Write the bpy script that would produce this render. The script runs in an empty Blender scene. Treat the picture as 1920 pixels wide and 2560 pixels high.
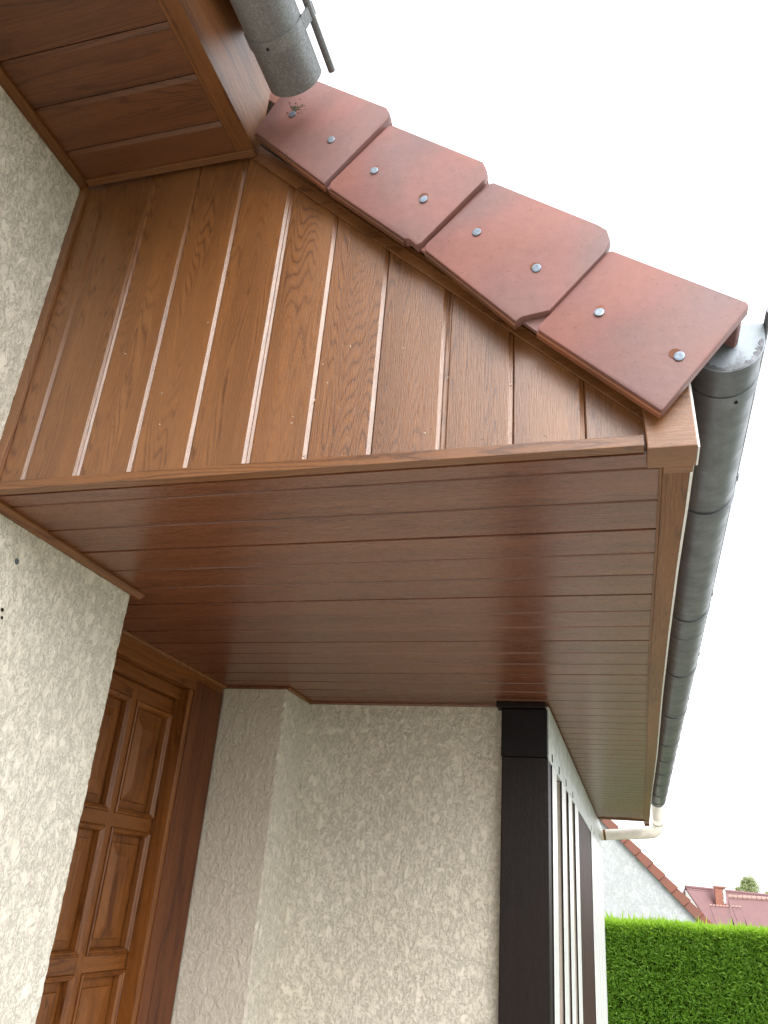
import bpy, bmesh, math, random
import numpy as np
from mathutils import Vector, Matrix, noise

random.seed(7); rng = np.random.default_rng(7)
sc = bpy.context.scene
col = sc.collection

# ------------------------------------------------------------------ camera
S = 0.65            # metres per layout unit (one unit = eye to porch soffit)
HC = 1.53           # eye height above the terrace
FPX = 2037.3715
cr = Vector((0.9510, 0.2973, 0.0757)); cu = Vector((0.0, 0.0, 1.0)); cf = Vector((-0.2771, 0.8629, 0.4226))
yaw, pitch, roll = -0.31075184, 0.4363464, 0.08367061
F_ = Vector((math.sin(yaw)*math.cos(pitch), math.cos(yaw)*math.cos(pitch), math.sin(pitch)))
r_ = Vector((math.cos(yaw), -math.sin(yaw), 0)); u_ = r_.cross(F_)
R_ = math.cos(roll)*r_ + math.sin(roll)*u_
U_ = -math.sin(roll)*r_ + math.cos(roll)*u_
cam_d = bpy.data.cameras.new('camera'); cam = bpy.data.objects.new('camera', cam_d); col.objects.link(cam)
cam_d.sensor_fit = 'HORIZONTAL'; cam_d.sensor_width = 36; cam_d.lens = 36*FPX/1920
cam_d.clip_start = 0.02; cam_d.clip_end = 3000
m = Matrix((R_, U_, -F_)).transposed().to_4x4(); m.translation = (0, 0, HC)
cam.matrix_world = m; sc.camera = cam

# ------------------------------------------------------------------ sky, sun, exposure
SUN_EL, SUN_AZ = math.radians(34), math.radians(150)    # azimuth clockwise from +Y
w = bpy.data.worlds.new('World'); sc.world = w; w.use_nodes = True
nt = w.node_tree; nt.nodes.clear()
sky = nt.nodes.new('ShaderNodeTexSky'); sky.sky_type = 'NISHITA'; sky.sun_disc = False
sky.sun_elevation = SUN_EL; sky.sun_rotation = SUN_AZ; sky.dust_density = 4; sky.air_density = 1.0; sky.ozone_density = 1
hs = nt.nodes.new('ShaderNodeHueSaturation'); hs.inputs['Saturation'].default_value = 0.22
bg = nt.nodes.new('ShaderNodeBackground'); bg.inputs['Strength'].default_value = 0.12
ow = nt.nodes.new('ShaderNodeOutputWorld')
cl = nt.nodes.new('ShaderNodeMix'); cl.data_type = 'RGBA'; cl.inputs[0].default_value = 0.8      # bright even cloud layer over the sky
cl.inputs[7].default_value = (8.6, 8.75, 9.0, 1)
nt.links.new(sky.outputs[0], hs.inputs['Color']); nt.links.new(hs.outputs[0], cl.inputs[6]); nt.links.new(cl.outputs[2], bg.inputs[0]); nt.links.new(bg.outputs[0], ow.inputs[0])
sl = bpy.data.lights.new('sun', 'SUN'); sl.energy = 1.15; sl.angle = math.radians(45); sl.color = (1, 0.98, 0.95)
so = bpy.data.objects.new('sun', sl); col.objects.link(so)
sd = Vector((math.sin(SUN_AZ)*math.cos(SUN_EL), math.cos(SUN_AZ)*math.cos(SUN_EL), math.sin(SUN_EL)))
so.rotation_euler = sd.to_track_quat('Z', 'Y').to_euler(); so.location = (4, -4, 8)
vs = sc.view_settings; vs.view_transform = 'Standard'; vs.look = 'None'; vs.gamma = 1; vs.exposure = 1.35
sc.cycles.max_bounces = 8; sc.cycles.diffuse_bounces = 5

# ------------------------------------------------------------------ layout helpers
def P(x, y, z): return Vector((x*S, y*S, z*S + HC))
def ray(px, py): return F_ + R_*((px-960)/FPX) - U_*((py-1280)/FPX)
def on_y(px, py, y):
    d = ray(px, py); return (d.x*y/d.y, y, d.z*y/d.y)

class MB:
    def __init__(s): s.v = []; s.f = []
    def add(s, vs_, fs): n = len(s.v); s.v += [Vector(p) for p in vs_]; s.f += [tuple(i+n for i in f) for f in fs]; return s
    def box(s, x0, x1, y0, y1, z0, z1):
        return s.add([(x0,y0,z0),(x1,y0,z0),(x1,y1,z0),(x0,y1,z0),(x0,y0,z1),(x1,y0,z1),(x1,y1,z1),(x0,y1,z1)],
                     [(3,2,1,0),(4,5,6,7),(0,1,5,4),(1,2,6,5),(2,3,7,6),(3,0,4,7)])
    def loft(s, rings, cap=True, closed=True):
        n = len(rings[0]); vs_ = [p for r in rings for p in r]; fs = []
        for k in range(len(rings)-1):
            for i in range(n if closed else n-1):
                j = (i+1) % n; fs.append((k*n+i, k*n+j, (k+1)*n+j, (k+1)*n+i))
        if cap and closed: fs.append(tuple(range(n-1, -1, -1))); fs.append(tuple(range((len(rings)-1)*n, len(rings)*n)))
        return s.add(vs_, fs)
    def tube(s, path, r, n=12):
        path = [Vector(p) for p in path]; rings = []
        up = None
        for i, p in enumerate(path):
            t = (path[min(i+1, len(path)-1)] - path[max(i-1, 0)]).normalized()
            if up is None: up = t.orthogonal().normalized()
            up = (up - t*up.dot(t)).normalized(); b = t.cross(up)
            rr = r[i] if isinstance(r, (list, tuple)) else r
            rings.append([p + (up*math.cos(a) + b*math.sin(a))*rr for a in [2*math.pi*k/n for k in range(n)]])
        return s.loft(rings)
    def build(s, name, mat, parent=None, unit=True, smooth=False, bevel=0, seg=2, fix=True, origin=None):
        vv = [P(*p) for p in s.v] if unit else s.v
        if origin is None:
            lo = Vector([min(p[i] for p in vv) for i in range(3)]); hi = Vector([max(p[i] for p in vv) for i in range(3)])
            origin = (lo+hi)/2
        me = bpy.data.meshes.new(name); me.from_pydata([tuple(p-origin) for p in vv], [], s.f)
        bm = bmesh.new(); bm.from_mesh(me)
        if fix: bmesh.ops.recalc_face_normals(bm, faces=bm.faces)
        if bevel: bmesh.ops.bevel(bm, geom=[e for e in bm.edges if e.is_manifold and e.calc_face_angle(0) > 0.5], offset=bevel, segments=seg, affect='EDGES', profile=0.6)
        bm.to_mesh(me); bm.free()
        if smooth:
            me.polygons.foreach_set('use_smooth', [True]*len(me.polygons))
            me.set_sharp_from_angle(angle=math.radians(35))
        me.materials.append(mat)
        return link(name, me, parent, origin)
WL = {}
def link(name, data, parent=None, origin=Vector((0,0,0))):
    o = bpy.data.objects.new(name, data); col.objects.link(o)
    WL[o.name] = Vector(origin)
    if parent: o.parent = parent; o.location = WL[o.name] - WL[parent.name]
    else: o.location = origin
    return o
def thing(name, label, cat, loc, group=None):
    o = link(name, None, None, Vector(loc)); o.empty_display_size = 0.2
    return tag(o, label, cat, group)
def tag(o, label, cat, group=None):
    o['label'] = label; o['category'] = cat
    if group: o['group'] = group
    return o
def struct(o): o['kind'] = 'structure'; return o

# ------------------------------------------------------------------ materials
def newmat(name):
    mt = bpy.data.materials.new(name); mt.use_nodes = True; n = mt.node_tree
    b = n.nodes['Principled BSDF']; return mt, n, b
def N(n, t, **kw):
    x = n.nodes.new(t)
    for k, v in kw.items():
        if k in x.inputs: x.inputs[k].default_value = v
        else: setattr(x, k, v)
    return x
def L(n, a, b): n.links.new(a, b)
def ramp(n, fac, stops):
    r = n.nodes.new('ShaderNodeValToRGB'); e = r.color_ramp.elements
    while len(e) < len(stops): e.new(0.5)
    for i, (p, c) in enumerate(stops): e[i].position = p; e[i].color = (*c, 1) if len(c) == 3 else c
    L(n, fac, r.inputs[0]); return r.outputs[0]
def g(v): return (v, v, v)
def mixc(n, mode, fac, a, b):
    x = n.nodes.new('ShaderNodeMix'); x.data_type = 'RGBA'; x.blend_type = mode
    if isinstance(fac, (int, float)): x.inputs[0].default_value = fac
    else: L(n, fac, x.inputs[0])
    for i, q in ((6, a), (7, b)):
        if isinstance(q, tuple): x.inputs[i].default_value = (*q, 1)
        else: L(n, q, x.inputs[i])
    return x.outputs[2]
def objvec(n, jitter=True, scale=(1,1,1)):
    tc = n.nodes.new('ShaderNodeTexCoord'); v = tc.outputs['Object']
    if jitter:
        oi = n.nodes.new('ShaderNodeObjectInfo')
        mu = N(n, 'ShaderNodeVectorMath', operation='SCALE'); mu.inputs[0].default_value = (31.7, 57.3, 43.1); L(n, oi.outputs['Random'], mu.inputs['Scale'])
        ad = N(n, 'ShaderNodeVectorMath', operation='ADD'); L(n, v, ad.inputs[0]); L(n, mu.outputs[0], ad.inputs[1]); v = ad.outputs[0]
    mp = n.nodes.new('ShaderNodeMapping'); mp.inputs['Scale'].default_value = scale; L(n, v, mp.inputs['Vector'])
    return mp.outputs[0]
def noise_n(n, vec, scale, detail=4, rough=0.55, dist=0.0):
    x = N(n, 'ShaderNodeTexNoise', Scale=scale, Detail=detail, Roughness=rough, Distortion=dist); L(n, vec, x.inputs['Vector']); return x.outputs['Fac']
def bump(n, b, h, strength=0.5, dist=0.002, prev=None):
    x = N(n, 'ShaderNodeBump', Strength=strength, Distance=dist); L(n, h, x.inputs['Height'])
    if prev: L(n, prev, x.inputs['Normal'])
    L(n, x.outputs[0], b.inputs['Normal']); return x.outputs[0]

def wood(name, axis, light, dark, rough=0.33, ring=26, grain=0.5, spec=0.5, bstr=0.25):
    mt, n, b = newmat(name)
    def sc_(al, ac): return tuple(al if i == axis else ac for i in range(3))
    v = objvec(n, True, sc_(0.085, 1.0))
    warp = noise_n(n, v, 9, 2, 0.5)
    # cathedral figure: level lines of a stretched noise field
    mul = N(n, 'ShaderNodeMath', operation='MULTIPLY'); L(n, warp, mul.inputs[0]); mul.inputs[1].default_value = ring
    jag = objvec(n, True, sc_(0.35, 1.0)); jn = noise_n(n, jag, 170, 2, 0.6)
    ad = N(n, 'ShaderNodeMath', operation='MULTIPLY_ADD'); L(n, jn, ad.inputs[0]); ad.inputs[1].default_value = 0.4; L(n, mul.outputs[0], ad.inputs[2])
    fr = N(n, 'ShaderNodeMath', operation='PINGPONG'); L(n, ad.outputs[0], fr.inputs[0]); fr.inputs[1].default_value = 0.5
    rings = ramp(n, fr.outputs[0], [(0.0, g(0.0)), (0.16, g(0.75)), (0.5, g(1.0))])
    fv = objvec(n, True, sc_(0.03, 1.0)); fine = noise_n(n, fv, 900, 3, 0.7)
    fine2 = ramp(n, fine, [(0.36, g(0.0)), (0.62, g(1.0))])
    broad = noise_n(n, objvec(n, True, sc_(0.05, 1.0)), 16, 2, 0.5)
    patch = ramp(n, noise_n(n, objvec(n, True, sc_(0.12, 1.0)), 13, 2), [(0.33, g(0.0)), (0.55, g(1.0))])
    figure = mixc(n, 'MIX', patch, (1.0, 1.0, 1.0), rings)
    c = mixc(n, 'MIX', figure, dark, light)
    mid = tuple((a+d)/2 for a, d in zip(light, dark))
    f2 = N(n, 'ShaderNodeMath', operation='MULTIPLY_ADD'); L(n, fine2, f2.inputs[0]); f2.inputs[1].default_value = -grain; f2.inputs[2].default_value = grain
    c = mixc(n, 'MIX', f2.outputs[0], c, dark)
    tone = ramp(n, broad, [(0.3, (0.80, 0.76, 0.72)), (0.7, (1.12, 1.12, 1.12))])
    c = mixc(n, 'MULTIPLY', 1.0, c, tone)
    L(n, c, b.inputs['Base Color'])
    rr = ramp(n, fine, [(0.3, g(rough+0.1)), (0.7, g(rough-0.04))]); L(n, rr, b.inputs['Roughness'])
    b.inputs['Specular IOR Level'].default_value = spec
    bump(n, b, fine2, bstr, 0.0006)
    return mt

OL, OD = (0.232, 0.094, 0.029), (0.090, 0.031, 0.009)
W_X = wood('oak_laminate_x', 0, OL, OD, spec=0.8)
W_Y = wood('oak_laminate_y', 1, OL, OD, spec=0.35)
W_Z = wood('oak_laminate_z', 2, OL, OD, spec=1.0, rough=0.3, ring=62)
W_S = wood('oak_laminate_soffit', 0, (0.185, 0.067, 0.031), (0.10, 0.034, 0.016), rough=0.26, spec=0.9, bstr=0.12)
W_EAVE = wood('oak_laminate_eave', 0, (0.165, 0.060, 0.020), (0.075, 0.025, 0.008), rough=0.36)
W_DOOR = wood('stained_door_wood', 2, (0.25, 0.088, 0.017), (0.09, 0.025, 0.005), rough=0.32, ring=14, grain=0.6, spec=0.45)
W_DOOR_H = wood('stained_rail_wood', 1, (0.25, 0.088, 0.017), (0.09, 0.025, 0.005), rough=0.32, ring=14, grain=0.6, spec=0.45)
W_JAMB = wood('stained_jamb_wood', 2, (0.150, 0.044, 0.009), (0.065, 0.015, 0.004), rough=0.4, ring=8, grain=0.6, spec=0.35)
W_POST = wood('dark_post_wood', 2, (0.014, 0.0075, 0.0065), (0.006, 0.0035, 0.0035), rough=0.4, ring=10, grain=0.7, spec=0.22, bstr=0.6)

def stucco(name, pale, scale=100, depth=0.004, crev=0.4, plates=(0.50, 0.62), stretch=0.7, mscale=30, lift=0.07):
    """trowelled render: one cream colour, thin dark creases between the grains, flattened plates without creases"""
    mt, n, b = newmat(name)
    v = objvec(n, False); st = objvec(n, False, (1, 1, stretch))
    a = N(n, 'ShaderNodeTexNoise', Scale=scale, Detail=4, Roughness=0.6, Distortion=0.8); L(n, st, a.inputs['Vector']); a = a.outputs['Fac']
    mk = N(n, 'ShaderNodeTexNoise', Scale=mscale, Detail=5, Roughness=0.65, Distortion=0.5); L(n, st, mk.inputs['Vector'])
    plate = ramp(n, mk.outputs['Fac'], [(plates[0], g(0)), (plates[1], g(1))])
    crease = ramp(n, a, [(0.36, g(1)), (0.43, g(1-crev)), (0.46, g(1-crev)), (0.52, g(1))])  # shade in the relief put into the colour as thin dark creases
    crease = mixc(n, 'MIX', plate, crease, (1.0, 1.0, 1.0))
    fine = noise_n(n, v, 300, 4, 0.7); big = noise_n(n, v, 3.5, 4, 0.6)
    c = mixc(n, 'MIX', plate, tuple(x*(1-lift) for x in pale), pale)
    c = mixc(n, 'MULTIPLY', 1.0, c, crease)
    c = mixc(n, 'MULTIPLY', 1.0, c, ramp(n, fine, [(0.3, g(0.88)), (0.6, g(1.0))]))
    c = mixc(n, 'MULTIPLY', 1.0, c, ramp(n, big, [(0.3, (0.965, 0.955, 0.93)), (0.7, (1.01, 1.01, 1.01))]))
    L(n, c, b.inputs['Base Color']); b.inputs['Roughness'].default_value = 0.85; b.inputs['Specular IOR Level'].default_value = 0.3
    h = mixc(n, 'MIX', plate, a, g(0.62))
    p = bump(n, b, h, 1.0, depth*1.6)
    bump(n, b, fine, 0.5, 0.0015, p)
    return mt
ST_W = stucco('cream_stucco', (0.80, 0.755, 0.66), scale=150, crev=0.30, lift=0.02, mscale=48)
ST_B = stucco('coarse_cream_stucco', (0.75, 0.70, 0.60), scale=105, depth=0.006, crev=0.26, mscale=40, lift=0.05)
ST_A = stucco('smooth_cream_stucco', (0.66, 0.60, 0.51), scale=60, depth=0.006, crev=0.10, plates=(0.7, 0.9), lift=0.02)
ST_N = stucco('pale_neighbour_stucco', (0.50, 0.52, 0.535), scale=26, depth=0.006, crev=0.14, mscale=12, lift=0.12)

def clay(name, base, smoke, spec=0.45, rough=0.5):
    mt, n, b = newmat(name); v = objvec(n, True)
    a = ramp(n, noise_n(n, v, 4.6, 2, 0.45, 0.2), [(0.40, g(0)), (0.70, g(1))])
    c = mixc(n, 'MIX', a, base, smoke)
    f = ramp(n, noise_n(n, v, 60, 4, 0.6), [(0.3, g(0.91)), (0.7, g(1.06))]); c = mixc(n, 'MULTIPLY', 0.8, c, f)
    pit = ramp(n, noise_n(n, v, 190, 2, 0.5), [(0.27, g(0.55)), (0.33, g(1.0))]); c = mixc(n, 'MULTIPLY', 0.6, c, pit)
    dust = ramp(n, noise_n(n, v, 240, 2, 0.5), [(0.76, g(0)), (0.80, g(0.6))]); c = mixc(n, 'MIX', dust, c, (0.5, 0.36, 0.3))
    L(n, c, b.inputs['Base Color']); b.inputs['Specular IOR Level'].default_value = spec
    rr = ramp(n, a, [(0, g(rough+0.06)), (1, g(rough-0.05))]); L(n, rr, b.inputs['Roughness'])
    p = bump(n, b, noise_n(n, v, 45, 4, 0.6), 0.35, 0.002); bump(n, b, pit, 0.3, 0.001, p)
    return mt
CLAY = clay('terracotta', (0.262, 0.116, 0.099), (0.175, 0.100, 0.099), spec=0.38, rough=0.5)
CLAY_E = clay('terracotta_raw_edge', (0.26, 0.10, 0.055), (0.10, 0.055, 0.035), spec=0.2, rough=0.8)
CLAY_N = clay('neighbour_terracotta', (0.22, 0.088, 0.062), (0.19, 0.082, 0.062), spec=0.3, rough=0.7)
ROOF_FAR = clay('far_roof_tile', (0.235, 0.135, 0.135), (0.21, 0.125, 0.128), spec=0.2, rough=0.8)  # flare over the far roofs put into a pinkish tile colour

def metal(name, base, dark, metallic, rough, scale=40, patch=(0.35, 0.65)):
    mt, n, b = newmat(name); v = objvec(n, True)
    a = ramp(n, noise_n(n, v, scale, 5, 0.7), [(patch[0], g(0)), (patch[1], g(1))])
    c = mixc(n, 'MIX', a, dark, base)
    k = ramp(n, noise_n(n, objvec(n, True, (1, 0.25, 1)), 18, 4, 0.6), [(0.35, g(0.78)), (0.7, g(1.1))]); c = mixc(n, 'MULTIPLY', 0.8, c, k)
    L(n, c, b.inputs['Base Color']); b.inputs['Metallic'].default_value = metallic
    L(n, ramp(n, a, [(0, g(rough+0.12)), (1, g(rough))]), b.inputs['Roughness'])
    bump(n, b, noise_n(n, v, 14, 2), 0.25, 0.004)
    return mt
ZINC = metal('weathered_zinc', (0.185, 0.205, 0.228), (0.140, 0.152, 0.166), 0.55, 0.36, scale=22)
ZINC_U = metal('mottled_zinc', (0.27, 0.29, 0.31), (0.185, 0.19, 0.19), 0.45, 0.5, scale=190, patch=(0.40, 0.66))
ZINC_C = metal('bluish_zinc_cap', (0.22, 0.25, 0.28), (0.15, 0.165, 0.18), 0.5, 0.45, scale=14, patch=(0.33, 0.42))
SOLDER = metal('rough_solder', (0.20, 0.21, 0.23), (0.09, 0.09, 0.10), 0.6, 0.45, scale=90)
STEEL = metal('galvanised_steel', (0.62, 0.66, 0.63), (0.44, 0.48, 0.45), 0.25, 0.4, scale=26)
NAIL = metal('nail_zinc', (0.27, 0.32, 0.39), (0.19, 0.22, 0.26), 0.7, 0.38, scale=160)
def plain(name, c, rough=0.5, spec=0.5, var=0.12, scale=30):
    mt, n, b = newmat(name); v = objvec(n, True)
    t = ramp(n, noise_n(n, v, scale, 4, 0.6), [(0.3, g(1-var)), (0.7, g(1+var*0.5))])
    L(n, mixc(n, 'MULTIPLY', 1.0, c, t), b.inputs['Base Color']); b.inputs['Roughness'].default_value = rough; b.inputs['Specular IOR Level'].default_value = spec
    bump(n, b, noise_n(n, v, scale*4, 3), 0.15, 0.001)
    return mt
WHITE = plain('white_paint', (0.78, 0.79, 0.78), 0.28)
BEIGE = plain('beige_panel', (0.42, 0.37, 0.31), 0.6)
DARK = plain('dark_recess', (0.012, 0.010, 0.010), 0.8, 0.2)
PIPE = plain('cream_pvc', (0.66, 0.62, 0.53), 0.35, var=0.2, scale=12)
BACK = plain('dark_backing', (0.03, 0.018, 0.012), 0.9, 0.1)
CONC = plain('pale_terrace', (0.38, 0.35, 0.30), 0.85, 0.2, 0.25, 6)
BRICK = plain('chimney_brick', (0.34, 0.15, 0.11), 0.9, 0.2, 0.3, 12)
FARW = plain('far_white_render', (0.62, 0.62, 0.60), 0.9, 0.2, 0.15, 3)
GLASS = plain('dark_glass', (0.03, 0.035, 0.04), 0.1, 0.6)
RIDGE = plain('pale_mortar_ridge', (0.42, 0.27, 0.24), 0.85, 0.2, 0.2, 4)
SHUT = wood('dark_shutter_wood', 2, (0.05, 0.018, 0.014), (0.022, 0.009, 0.008), rough=0.5, ring=10, grain=0.6, spec=0.15)

# ------------------------------------------------------------------ ground
def ground_z(y):
    t = min(max((y-14)/30, 0), 1); return -4.0*(t*t*(3-2*t))
mb = MB(); ys = [-400, -60, -20, 0, 8, 14, 17, 20, 24, 28, 32, 36, 40, 44, 60, 120, 400, 1500]; xs = [-1200, -300, -60, -20, -5, 0, 5, 20, 60, 300, 1200]
mb.add([(x, y, ground_z(y)) for y in ys for x in xs], [(j*11+i, j*11+i+1, (j+1)*11+i+1, (j+1)*11+i) for j in range(len(ys)-1) for i in range(10)])
mt, n, b = newmat('lawn'); v = objvec(n, False)
L(n, ramp(n, noise_n(n, v, 3, 8, 0.7), [(0.3, (0.05, 0.085, 0.02)), (0.7, (0.10, 0.15, 0.035))]), b.inputs['Base Color']); b.inputs['Roughness'].default_value = 0.9
bump(n, b, noise_n(n, v, 60, 4), 0.8, 0.03)
struct(mb.build('ground', mt, None, unit=False, origin=Vector((0,0,0))))
mb = MB(); mb.box(-6, 4.5, -9, 8.2, -0.25, 0.02)
struct(mb.build('terrace', CONC, None, unit=False))

# ------------------------------------------------------------------ the house
XW, XD, XA, XF = -1.85, -2.21, -1.83, -0.42      # wall, door, pilaster and facade planes
GZ = -HC/S                                       # ground in layout units
YG, ZU = 1.795, 2.27                             # gable face, upper soffit height
house = thing('house', 'cream stucco house with oak-look boarded gable, panelled door and boarded eaves', 'house', (-1.2, 3.0, 0.0))

def rough_panel(name, mat, o, eu, ev, nu, nv, nrm, amp, edge_u=(False, False), back=0.05, parent=house):
    """a wall face as a real rough grid (layout units) standing on a solid core"""
    o, eu, ev, nrm = Vector(o), Vector(eu), Vector(ev), Vector(nrm)
    vs_ = []
    for j in range(nv+1):
        for i in range(nu+1):
            p = o + eu*(i/nu) + ev*(j/nv)
            q = p*S
            h = noise.noise(q*34)*0.6 + noise.noise(q*75+Vector((5,5,5)))*0.55 + noise.noise(q*160)*0.3
            h = min(h, 0.18)
            p = p + nrm*(h*amp)
            if (i == 0 and edge_u[0]) or (i == nu and edge_u[1]):
                p = p - nrm*amp*1.3 + eu.normalized()*(noise.noise(q*90+Vector((9,1,3)))*0.006 + noise.noise(q*38)*0.004)
            vs_.append(p)
    fs = [(j*(nu+1)+i, j*(nu+1)+i+1, (j+1)*(nu+1)+i+1, (j+1)*(nu+1)+i) for j in range(nv) for i in range(nu)]
    c = eu.cross(ev)
    if c.dot(nrm) < 0: fs = [f[::-1] for f in fs]
    mb = MB(); mb.v = vs_; mb.f = fs
    return mb

def wall(name, mb, core, mat):
    mb.box(*core); return mb.build(name, mat, house, smooth=True, fix=False)
# main wall beside the camera: rough in the part that shows
AMP = 0.006
mb = rough_panel('wall', ST_W, (XW+0.002, 0.55, -0.95), (0, 2.62-0.55, 0), (0, 0, ZU+0.95+0.01), 230, 330, (1,0,0), AMP, (False, True))
wall('main_wall', mb, (-2.6, XW-0.006, -14, 2.605, GZ, ZU+0.02), ST_W)
mb = MB(); mb.box(-2.6, XW-0.001, -14, 0.55, GZ, ZU+0.02); mb.box(-2.6, XW-0.001, 0.55, 2.60, GZ, -0.95)
mb.build('main_wall', ST_W, house)
# wall piece beside the door, its return and the porch end wall
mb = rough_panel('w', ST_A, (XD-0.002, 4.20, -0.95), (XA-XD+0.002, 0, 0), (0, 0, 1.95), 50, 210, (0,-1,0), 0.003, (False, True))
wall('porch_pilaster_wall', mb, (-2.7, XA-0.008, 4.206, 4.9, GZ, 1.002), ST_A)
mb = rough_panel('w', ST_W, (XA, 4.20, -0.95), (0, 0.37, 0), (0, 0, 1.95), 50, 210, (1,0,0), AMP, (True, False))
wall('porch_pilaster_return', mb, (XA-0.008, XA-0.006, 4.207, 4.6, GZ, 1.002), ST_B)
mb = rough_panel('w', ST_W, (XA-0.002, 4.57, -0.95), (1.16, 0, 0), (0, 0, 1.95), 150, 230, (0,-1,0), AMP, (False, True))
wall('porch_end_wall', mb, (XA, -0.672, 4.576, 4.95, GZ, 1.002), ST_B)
# facade wall along the garden
mb = MB(); mb.box(-0.9, -0.468, 4.62, 11.42, GZ, 1.05); mb.build('facade_wall', ST_W, house)
mb = MB(); mb.box(-2.7, -2.42, 2.5, 4.3, GZ, 1.0); mb.build('door_backing', BACK, house)
# small drill holes in the rough wall
PLUG = plain('blue_grey_plug', (0.10, 0.125, 0.14), 0.5)
for (yy, zz, r) in ((1.987, 0.865, 0.0105), (1.985, 0.703, 0.006), (1.992, 0.68, 0.005)):
    mb = MB(); mb.tube([(XW-0.02, yy, zz), (XW+0.0042, yy, zz)], r, 6); mb.build('plug_hole', PLUG if r > 0.01 else DARK, house)

# dark timber post and beam end
mb = MB(); mb.box(-0.668, -0.425, 4.50, 4.66, GZ, 0.712); mb.build('timber_post', W_POST, house, bevel=0.003)
BEAM = wood('dark_beam_wood', 0, (0.009, 0.007, 0.009), (0.005, 0.004, 0.005), spec=0.18, rough=0.45, ring=6, grain=0.5)
mb = MB(); mb.box(-0.674, -0.428, 4.497, 4.66, 0.714, 0.966); mb.build('beam_end', BEAM, house, bevel=0.003)
mb = MB(); mb.box(-0.70, -0.434, 4.47, 4.60, 0.968, 0.999); mb.build('post_moulding', W_POST, house, bevel=0.003)
mb = MB(); mb.box(-0.674, -0.668, 4.535, 4.575, GZ, 0.71); mb.build('shadow_joint', DARK, house)

# steel lintel strip with slots along the facade
lin = MB(); lin.box(-0.468, XF, 4.52, 11.42, 0.70, 0.985)
lint = lin.build('steel_lintel', STEEL, house, bevel=0.002)
for yy in (4.66, 5.10, 5.62, 6.24, 8.80, 9.35):
    mb = MB(); mb.box(XF-0.002, XF+0.0015, yy, yy+0.05, 0.718, 0.760); mb.build('slot', DARK, lint)
# folded white metal shutters and the dark timber leaf between them
for (a, c) in ((4.67, 4.92), (5.30, 5.57), (5.83, 6.12), (6.45, 6.80)):
    mb = MB(); mb.box(-0.466, XF+0.003, a, c, GZ+0.03, 0.698); o = mb.build('shutter_leaf', WHITE, house, bevel=0.0015)
    mb = MB(); mb.box(-0.4275, XF+0.001, a-0.022, a-0.002, GZ+0.03, 0.697); mb.build('edge_shade_strip', DARK, o)  # dark strip added for the shade in the gap before each leaf
    mb = MB(); mb.box(-0.464, -0.428, a-0.014, a-0.002, GZ+0.03, 0.697); mb.build('leaf_side', BEIGE, o)  # side of the white leaf coloured beige to carry its shade
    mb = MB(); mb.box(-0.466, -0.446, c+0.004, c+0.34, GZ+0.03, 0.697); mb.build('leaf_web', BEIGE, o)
mb = MB(); mb.box(-0.466, XF-0.004, 6.93, 8.72, GZ+0.03, 0.698); mb.build('timber_leaf', SHUT, house, bevel=0.003)
for (a, c) in ((8.80, 9.02), (9.09, 9.40), (9.48, 9.92), (10.02, 10.60), (10.70, 11.38)):
    mb = MB(); mb.box(-0.466, XF+0.003, a, c, GZ+0.03, 0.698); o = mb.build('shutter_leaf', WHITE, house, bevel=0.0015)
    mb = MB(); mb.box(-0.455, XF-0.003, a-0.030, a-0.004, GZ+0.03, 0.697); mb.build('edge_shade_strip', DARK, o)  # groove shade between the leaves, put in as a dark strip

# ------------------------------------------------------------------ boards
def groove_profile(a, c, deep, dbl_l=False, dbl_r=False):
    """(across, depth) outline of one plank from a to c; depth grows away from the viewer"""
    bl, br = (0.005, 0.0115)
    pts = [(a+0.0008, deep*2.2), (a+0.0008, deep)]
    if dbl_l: pts = [(a+0.0008, deep*2.2), (a+0.0008, deep*0.25), (a+0.003, deep*0.2), (a+0.009, deep), (a+0.012, deep)]
    pts += [(a+(0.017 if dbl_l else bl), 0.0)]
    pts += [(c-br, 0.0), (c-0.0008, deep), (c-0.0008, deep*2.2)]
    return pts

# gable: vertical boards from the bottom trim to the raking trim
def rake(x): return 1.152 - 0.957*x
XR = 0.066
mb = MB(); mb.loft([[(XW, y, 1.03), (XR, y, 1.03), (XR, y, rake(XR)+0.34), (-1.18, y, rake(-1.18)+0.34), (XW, y, rake(-1.18)+0.05)] for y in (YG+0.03, YG+0.05)])
gable = mb.build('gable_cladding', BACK, house)
lines = [-1.915, -1.731, -1.546, -1.361, -1.177, -0.993, -0.812, -0.629, -0.440, -0.252, -0.072, 0.11]
dbl = {2, 5, 8, 11}
for k in range(len(lines)-1):
    a, c = lines[k], min(lines[k+1], XR+0.02)
    pr = groove_profile(a, c, 0.0058, k in dbl, (k+1) in dbl)
    if k == 0: pr = [(XW+0.001, 0.016), (XW+0.001, 0.0)] + pr[-3:]
    lo, hi = [], []
    for (x, d) in pr:
        lo.append((x, YG+d, 1.012)); hi.append((x, YG+d, min(rake(x)+0.04, ZU+0.02)))
    mb = MB(); mb.loft([lo, hi]); mb.build('board', W_Z, gable)
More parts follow.
